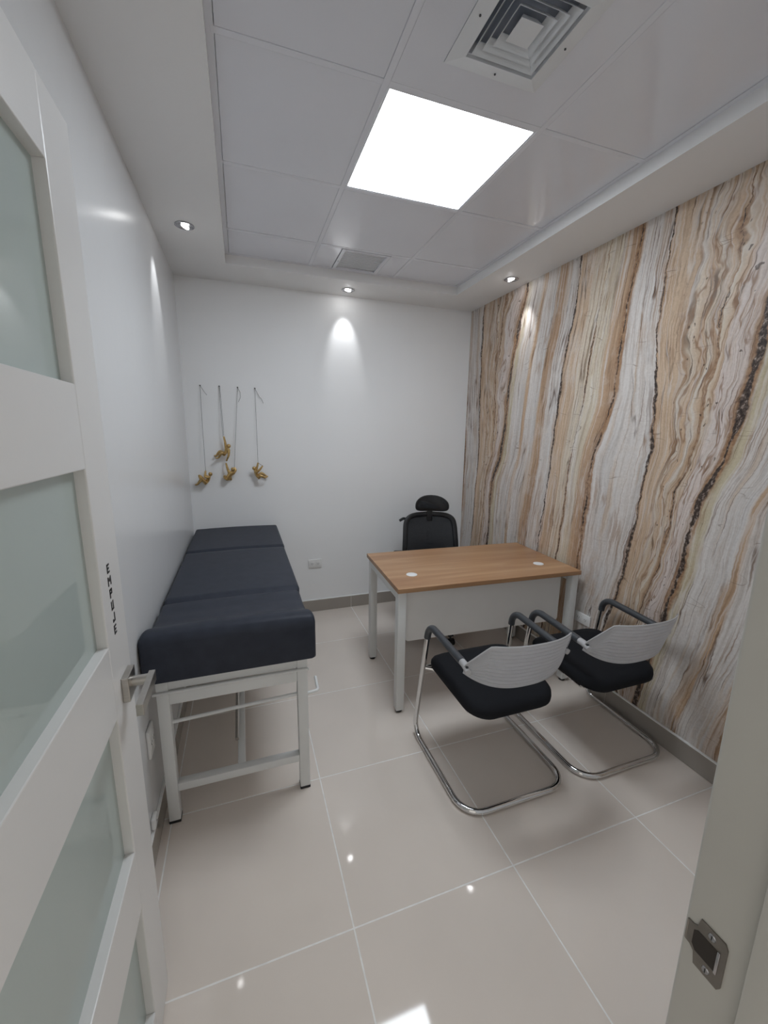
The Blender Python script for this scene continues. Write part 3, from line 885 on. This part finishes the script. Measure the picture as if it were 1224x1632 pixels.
tag(vc, 'chrome sled visitor chair, the nearer one, further from the onyx wall', 'chair', 'visitor chairs before the desk')
vc2 = copy_tree(vc)
vc2.location = (2.022, -1.905, 0.002)
tag(vc2, 'chrome sled visitor chair standing against the onyx wall', 'chair', 'visitor chairs before the desk')

# ------------------------------------------------------------------ office chair behind the desk (built facing -y)
oc = tag(empty('office_chair', (1.770, -0.600, 0), math.radians(-14)), 'black mesh office chair with headrest behind the desk', 'chair')
for k in range(5):
    a = math.radians(90 + 18 + 72 * k - 40)
    c_, s_ = math.cos(a), math.sin(a)
    rings = []
    for r, w_, zb_, zt2 in ((0.03, 0.032, 0.075, 0.135), (0.15, 0.026, 0.082, 0.122), (0.30, 0.019, 0.075, 0.098)):
        rings.append([(r * c_ - q * s_, r * s_ + q * c_, z) for q, z in ((w_, zb_), (w_ * 0.7, zt2), (-w_ * 0.7, zt2), (-w_, zb_))])
    leg = MB().loft(rings).build('star_leg', 'black_plastic', oc)
    ca = MB()
    cx, cy = 0.285 * c_, 0.285 * s_
    for d in (-1, 1):
        ca.cyl((cx - s_ * d * 0.008, cy + c_ * d * 0.008, 0.026), (cx - s_ * d * 0.027, cy + c_ * d * 0.027, 0.026), 0.026, 20)
    ca.cyl((cx - s_ * 0.008, cy + c_ * 0.008, 0.03), (cx + s_ * 0.008, cy - c_ * 0.008, 0.03), 0.018, 12)
    ca.cyl((cx, cy, 0.04), (cx, cy, 0.085), 0.008, 10)
    ca.build('caster', 'black_plastic', leg)
MB().lathe([(0.048, 0.07), (0.05, 0.13), (0.038, 0.15), (0.028, 0.155), (0.028, 0.28), (0.018, 0.285), (0.018, 0.36)], (0, 0, 0), 20).build('gas_lift', 'black_plastic', oc)
MB().box((0, 0.0, 0.378), (0.20, 0.24, 0.04), 0.01).build('tilt_mechanism', 'black_plastic', oc)
MB().sweep([(0.08, -0.02, 0.375), (0.24, -0.02, 0.37)], 0.007, 8).build('lever', 'black_plastic', oc)
rings = []
for ins, z in ((0.03, 0.395), (0.008, 0.40), (0.0, 0.42), (0.006, 0.445), (0.03, 0.458), (0.12, 0.462)):
    rings.append([(x, y - 0.02, z - 0.02 * max(0, (-y - 0.13) / 0.1) ** 2) for x, y in rrect(0.245 - ins, 0.24 - ins, max(0.09 - ins * 0.5, 0.02), 7)])
MB().loft(rings).build('seat', 'black_fabric', oc, angle=60)
# back: frame loop and mesh
def bpt(u, v):
    """u -1..1 across, v 0..1 up."""
    hw_ = 0.222 - 0.018 * v
    x = u * hw_
    z = 0.475 + 0.405 * v - 0.022 * v * u * u
    y = 0.235 + 0.075 * v - 0.04 * math.sin(PI * min(1, v * 1.2)) * 0.5 - 0.035 * u * u
    return Vector((x, y, z))
loop = []
NB = 56
for k in range(NB + 1):
    a = PI * 1.5 - 2 * PI * k / NB                # superellipse outline of the back
    c_, s_ = math.cos(a), math.sin(a)
    e_ = 2 / 7.0
    loop.append(bpt(math.copysign(abs(c_) ** e_, c_), 0.5 + 0.5 * math.copysign(abs(s_) ** e_, s_)))
def flat_sweep(path, a, b):
    mb = MB(); rings = []
    for i, p in enumerate(path):
        tn = (path[min(i + 1, len(path) - 1)] - path[max(i - 1, 0)])
        if i in (0, len(path) - 1): tn = path[1] - path[-2]
        tn.normalize(); nrm = Vector((0, 1, 0)); nrm = (nrm - tn * nrm.dot(tn)).normalized(); sd = tn.cross(nrm)
        rings.append([p + sd * a * math.cos(q) + nrm * b * math.sin(q) for q in [2 * PI * k / 10 for k in range(10)]])
    return mb.loft(rings, cap=False)
flat_sweep(loop, 0.021, 0.013).build('back_frame', 'black_plastic', oc)
vs_, fs = [], []
n_ = 17
for i in range(n_):
    for j in range(n_):
        p = bpt(-0.97 + 1.94 * i / (n_ - 1), 0.02 + 0.96 * j / (n_ - 1)); vs_.append(p)
for i in range(n_):
    for j in range(n_):
        p = bpt(-0.97 + 1.94 * i / (n_ - 1), 0.02 + 0.96 * j / (n_ - 1)); vs_.append(p + Vector((0, 0.003, 0)))
for lay in (0, 1):
    for i in range(n_ - 1):
        for j in range(n_ - 1):
            a = lay * n_ * n_ + i * n_ + j
            fs.append((a, a + 1, a + n_ + 1, a + n_))
MB().add(vs_, fs).build('back_mesh', 'mesh', oc)
MB().sweep(fillet([(0, 0.06, 0.372), (0, 0.25, 0.38), (0, 0.30, 0.55), (0, 0.315, 0.74)], 0.06), 0.018, 10).build('back_spine', 'black_plastic', oc)
MB().box((0, 0.262, 0.60), (0.26, 0.03, 0.10), 0.012).build('lumbar_pad', 'black_plastic', oc)
MB().box((0, 0.300, 0.872), (0.045, 0.022, 0.10), 0.004).build('headrest_post', 'black_plastic', oc)
# headrest pad: rounded ellipse bowed forward at the ends
def head_ring(k, y):
    out_ = []
    for q in range(40):
        a = 2 * PI * q / 40; c_, s_ = math.cos(a), math.sin(a)
        x = 0.008 + 0.140 * k[0] * math.copysign(abs(c_) ** 0.74, c_); z = 0.068 * k[1] * math.copysign(abs(s_) ** 0.80, s_)
        zz = z + 0.010 * (1 - (x / 0.13) ** 2) - 0.006 * (abs(x) / 0.13) ** 3
        out_.append((x, y - 0.050 * (abs(x) / 0.13) ** 2, 0.963 + zz))
    return out_
hr = MB().loft([head_ring((0.80, 0.70), 0.318), head_ring((0.97, 0.95), 0.312), head_ring((1, 1), 0.298), head_ring((0.96, 0.94), 0.286), head_ring((0.84, 0.76), 0.284)]).build('headrest', 'black_plastic', oc, angle=60)
MB().loft([head_ring((0.80, 0.66), 0.2835), head_ring((0.78, 0.64), 0.2825)]).build('headrest_mesh', 'mesh', hr)
for s_ in (-1, 1):
    MB().cyl((s_ * 0.03, 0.318, 0.965), (s_ * 0.052, 0.318, 0.965), 0.012, 12).build('pivot', 'dark_grey_pad', hr)
MB().sweep(fillet([(-0.12, 0.325, 0.80), (-0.215, 0.325, 0.838), (-0.250, 0.315, 0.820)], 0.02), 0.012, 8).build('coat_hook', 'black_plastic', oc)
MB().sweep(fillet([(0.12, 0.325, 0.80), (0.17, 0.325, 0.815), (0.185, 0.325, 0.82)], 0.02), 0.011, 8).build('coat_hook', 'black_plastic', oc)
for s_ in (-1, 1):
    ar = MB().sweep(fillet([(s_ * 0.12, 0.02, 0.390), (s_ * 0.285, 0.03, 0.395), (s_ * 0.29, 0.03, 0.60)], 0.04), 0.016, 10).build('arm_post', 'black_plastic', oc)
    MB().box((s_ * 0.285, -0.01, 0.612), (0.075, 0.24, 0.028), 0.012).build('arm_pad', 'black_plastic', ar)

# ------------------------------------------------------------------ outlets
def outlet(name, c, axis, sgn, w, h, label, round_end=False):
    t = tag(empty(name, c), label, 'outlet')
    def bb(a0, a1, z0_, z1_, d0, d1):
        if axis == 'x': return (a0, sgn * d0, z0_), (a1, sgn * d1, z1_)
        return (sgn * d0, a0, z0_), (sgn * d1, a1, z1_)
    MB().b2(*bb(-w / 2, w / 2, -h / 2, h / 2, 0.0003, 0.011), 0.004).build('cover_plate', 'white_plastic', t)
    for s_ in (-1, 1):
        so = MB().b2(*bb(s_ * w * 0.22 - w * 0.16, s_ * w * 0.22 + w * 0.16, -h * 0.26, h * 0.26, 0.010, 0.0125), 0.002).build('socket', 'white_plastic', t)
        for d in (-1, 1):
            MB().b2(*bb(s_ * w * 0.22 + d * 0.006 - 0.0011, s_ * w * 0.22 + d * 0.006 + 0.0011, -0.004, 0.006, 0.012, 0.0128)).build('slot', 'ink', so, smooth=False)
        MB().b2(*bb(s_ * w * 0.22 - 0.0018, s_ * w * 0.22 + 0.0018, -0.010, -0.0065, 0.012, 0.0128)).build('slot', 'ink', so, smooth=False)
    return t
outlet('wall_outlet', (0.924, 0, 0.437), 'x', -1, 0.114, 0.074, 'white twin power outlet on the plain white wall')
outlet('wall_outlet', (W, -1.535, 0.432), 'y', -1, 0.118, 0.066, 'white twin power outlet on the onyx papered wall')
outlet('wall_outlet', (0, -1.815, 0.415), 'y', 1, 0.074, 0.114, 'white power outlet low on the wall by the couch leg')

ds = tag(empty('door_bumper', (0, -1.893, 0.137)), 'small white bumper block on the wall just above the skirting', 'door stop')
MB().b2((0.0003, -0.022, -0.022), (0.016, 0.022, 0.024), 0.006, 3).build('bumper_pad', 'white_plastic', ds)
MB().cyl((0.0155, 0, 0), (0.017, 0, 0), 0.004, 12).build('screw', 'dark_chrome', ds)

# ------------------------------------------------------------------ gold climber figurines
def skin_mesh(name, verts, edges, radii):
    """Grow one continuous body from a joint skeleton (units of decimetre, scaled down after)."""
    me_ = bpy.data.meshes.new(name)
    S = 10.0
    me_.from_pydata([tuple(c * S for c in v) for v in verts], edges, [])
    ob = bpy.data.objects.new(name, me_); COL.objects.link(ob)
    ob.modifiers.new('Skin', 'SKIN')
    for i, r in enumerate(radii):
        sv = me_.skin_vertices[0].data[i]
        rr = r if isinstance(r, tuple) else (r, r)
        sv.radius = (rr[0] * S, rr[1] * S); sv.use_root = (i == 0)
    sb = ob.modifiers.new('Subdivision', 'SUBSURF'); sb.levels = 2; sb.render_levels = 2
    dg = bpy.context.evaluated_depsgraph_get(); dg.update()
    nm = bpy.data.meshes.new_from_object(ob.evaluated_get(dg))
    bpy.data.objects.remove(ob); bpy.data.meshes.remove(me_)
    nm.name = name
    for v in nm.vertices: v.co /= S
    for p in nm.polygons: p.use_smooth = True
    return nm

def figurine(nail, body, cords, tail, label, foot=None):
    """body: dict of chains (x, y, z, radius); nail: pin on the wall."""
    nx, nz_ = nail
    t = tag(empty('climber_figurine', (nx, 0, nz_)), label, 'figurine', 'gold climber figurines hung on the wall')
    o = Vector((nx, 0, nz_))
    verts, rad, edges, idx = [], [], [], {}
    for name, par, p, r in body:
        idx[name] = len(verts)
        verts.append(tuple(Vector(p) - o)); rad.append(r)
        if par: edges.append((idx[par], idx[name]))
    nm = skin_mesh('body', verts, edges, rad)
    hx, hy, hz = [b for b in body if b[0] == 'head'][0][2]
    hb = MB().ball(tuple(Vector((hx, hy, hz)) - o), (0.0145, 0.0145, 0.0155), 14)
    bm = bmesh.new(); bm.from_mesh(nm)
    bv = [bm.verts.new(p) for p in hb.v]
    for f in hb.f: bm.faces.new([bv[i] for i in f]).smooth = True
    bmesh.ops.recalc_face_normals(bm, faces=list(bm.faces)); bm.to_mesh(nm); bm.free()
    link('body', nm, 'gold', t)
    for c in cords:
        MB().sweep([Vector(p) - o for p in c], 0.0013, 6).build('cord', 'cord', t)
    if tail:
        pts = fillet([Vector(p) - o for p in tail], 0.02, 4)
        MB().sweep(pts, 0.0013, 6).build('cord_end', 'cord', t)
    MB().cyl((0, -0.0005, 0), (0, -0.016, 0), 0.0032, 10).build('nail', 'ink', t)
    MB().ball((0, -0.016, 0), (0.005, 0.004, 0.005), 10).build('nail_head', 'ink', t)
    return t
def figure(head, neck, chest, pelvis, arms, legs, k=1.0):
    """List of skeleton nodes; arms: list of chains from the chest, legs from the pelvis."""
    nodes = [('pelvis', None, pelvis, 0.0175 * k)]
    mid = tuple((a + b) / 2 for a, b in zip(pelvis, chest))
    nodes += [('belly', 'pelvis', mid, (0.0155 * k, 0.0135 * k)), ('chest', 'belly', chest, (0.0180 * k, 0.0145 * k)), ('neck', 'chest', neck, 0.0075 * k)]
    nodes += [('head', 'neck', tuple(n + (h - n) * 0.9 for n, h in zip(neck, head)), 0.0080 * k)]
    for i, (sh, el, ha) in enumerate(arms):
        nodes += [(f'a{i}s', 'chest', sh, 0.0105 * k), (f'a{i}e', f'a{i}s', el, 0.0085 * k), (f'a{i}w', f'a{i}e', tuple(e + (h - e) * 0.85 for e, h in zip(el, ha)), 0.0065 * k), (f'a{i}h', f'a{i}w', tuple(e + (h - e) * 1.12 for e, h in zip(el, ha)), (0.0080 * k, 0.006 * k))]
    for i, (hp, kn, an, toe) in enumerate(legs):
        nodes += [(f'l{i}p', 'pelvis', hp, 0.0155 * k), (f'l{i}k', f'l{i}p', kn, 0.0115 * k), (f'l{i}c', f'l{i}k', tuple(a + (b - a) * 0.35 for a, b in zip(kn, an)), 0.0112 * k), (f'l{i}a', f'l{i}c', an, 0.0075 * k), (f'l{i}t', f'l{i}a', toe, (0.0078 * k, 0.006 * k))]
    return nodes
# 1: sits in the loop of its cord, knees drawn up
b1 = figure((0.151, -0.060, 1.226), (0.144, -0.056, 1.209), (0.141, -0.052, 1.192), (0.124, -0.045, 1.156),
            [((0.134, -0.066, 1.200), (0.110, -0.074, 1.205), (0.119, -0.062, 1.248)), ((0.136, -0.036, 1.200), (0.112, -0.032, 1.212), (0.117, -0.044, 1.236))],
            [((0.116, -0.060, 1.158), (0.073, -0.074, 1.222), (0.088, -0.078, 1.176), (0.070, -0.080, 1.166)), ((0.116, -0.032, 1.162), (0.083, -0.026, 1.188), (0.056, -0.026, 1.146), (0.036, -0.026, 1.142))])
figurine((0.119, 1.862), b1, [[(0.119, -0.013, 1.862), (0.117, -0.03, 1.664), (0.118, -0.046, 1.44), (0.119, -0.060, 1.236)]],
         [(0.119, -0.014, 1.862), (0.142, -0.012, 1.822), (0.160, -0.010, 1.797)], 'gold climber figurine hanging lowest and nearest the room corner, knees drawn up')
# 2: hangs by one hand, reaching down with the other
b2_ = figure((0.291, -0.060, 1.433), (0.283, -0.054, 1.417), (0.278, -0.050, 1.402), (0.262, -0.045, 1.368),
             [((0.270, -0.042, 1.414), (0.266, -0.044, 1.459), (0.259, -0.046, 1.499)), ((0.290, -0.058, 1.400), (0.285, -0.066, 1.360), (0.268, -0.058, 1.322))],
             [((0.256, -0.060, 1.370), (0.237, -0.078, 1.384), (0.213, -0.070, 1.343), (0.190, -0.072, 1.345)), ((0.254, -0.034, 1.374), (0.225, -0.034, 1.393), (0.197, -0.030, 1.357), (0.180, -0.030, 1.358))])
figurine((0.248, 1.863), b2_, [[(0.2465, -0.013, 1.863), (0.252, -0.046, 1.500)], [(0.2515, -0.013, 1.861), (0.260, -0.046, 1.505)]], None,
         'gold climber figurine hung highest, gripping its cord and reaching a hand down')
# 3: seen from behind, one arm up to the reaching hand
b3 = figure((0.310, -0.066, 1.260), (0.302, -0.058, 1.243), (0.293, -0.054, 1.226), (0.266, -0.052, 1.192),
            [((0.279, -0.054, 1.238), (0.269, -0.054, 1.274), (0.264, -0.056, 1.304)), ((0.314, -0.050, 1.228), (0.331, -0.044, 1.250), (0.320, -0.040, 1.270))],
            [((0.254, -0.060, 1.190), (0.246, -0.030, 1.206), (0.262, -0.020, 1.180), (0.262, -0.016, 1.166)), ((0.276, -0.048, 1.186), (0.284, -0.024, 1.205), (0.290, -0.018, 1.180), (0.292, -0.016, 1.168))], 1.05)
figurine((0.374, 1.860), b3, [[(0.374, -0.013, 1.860), (0.320, -0.040, 1.262)]], [(0.374, -0.014, 1.860), (0.391, -0.012, 1.825), (0.391, -0.010, 1.79), (0.375, -0.010, 1.755)],
         'gold climber figurine turned to the wall, arm raised to the one above')
# 4: faces the other way, leaning back with legs stretched
b4 = figure((0.463, -0.060, 1.264), (0.467, -0.056, 1.247), (0.472, -0.052, 1.228), (0.485, -0.046, 1.186),
            [((0.474, -0.038, 1.238), (0.486, -0.040, 1.270), (0.494, -0.044, 1.302)), ((0.480, -0.064, 1.234), (0.504, -0.072, 1.252), (0.525, -0.066, 1.279))],
            [((0.492, -0.060, 1.190), (0.508, -0.076, 1.208), (0.542, -0.070, 1.188), (0.560, -0.070, 1.203)), ((0.494, -0.032, 1.194), (0.515, -0.032, 1.225), (0.548, -0.030, 1.200), (0.566, -0.030, 1.191))])
figurine((0.497, 1.859), b4, [[(0.497, -0.013, 1.859), (0.494, -0.043, 1.298)], [(0.498, -0.046, 1.301), (0.515, -0.056, 1.288), (0.529, -0.066, 1.280)]],
         [(0.497, -0.014, 1.859), (0.527, -0.012, 1.798), (0.541, -0.011, 1.785), (0.554, -0.010, 1.752)], 'gold climber figurine farthest from the corner, leaning back with legs stretched out')
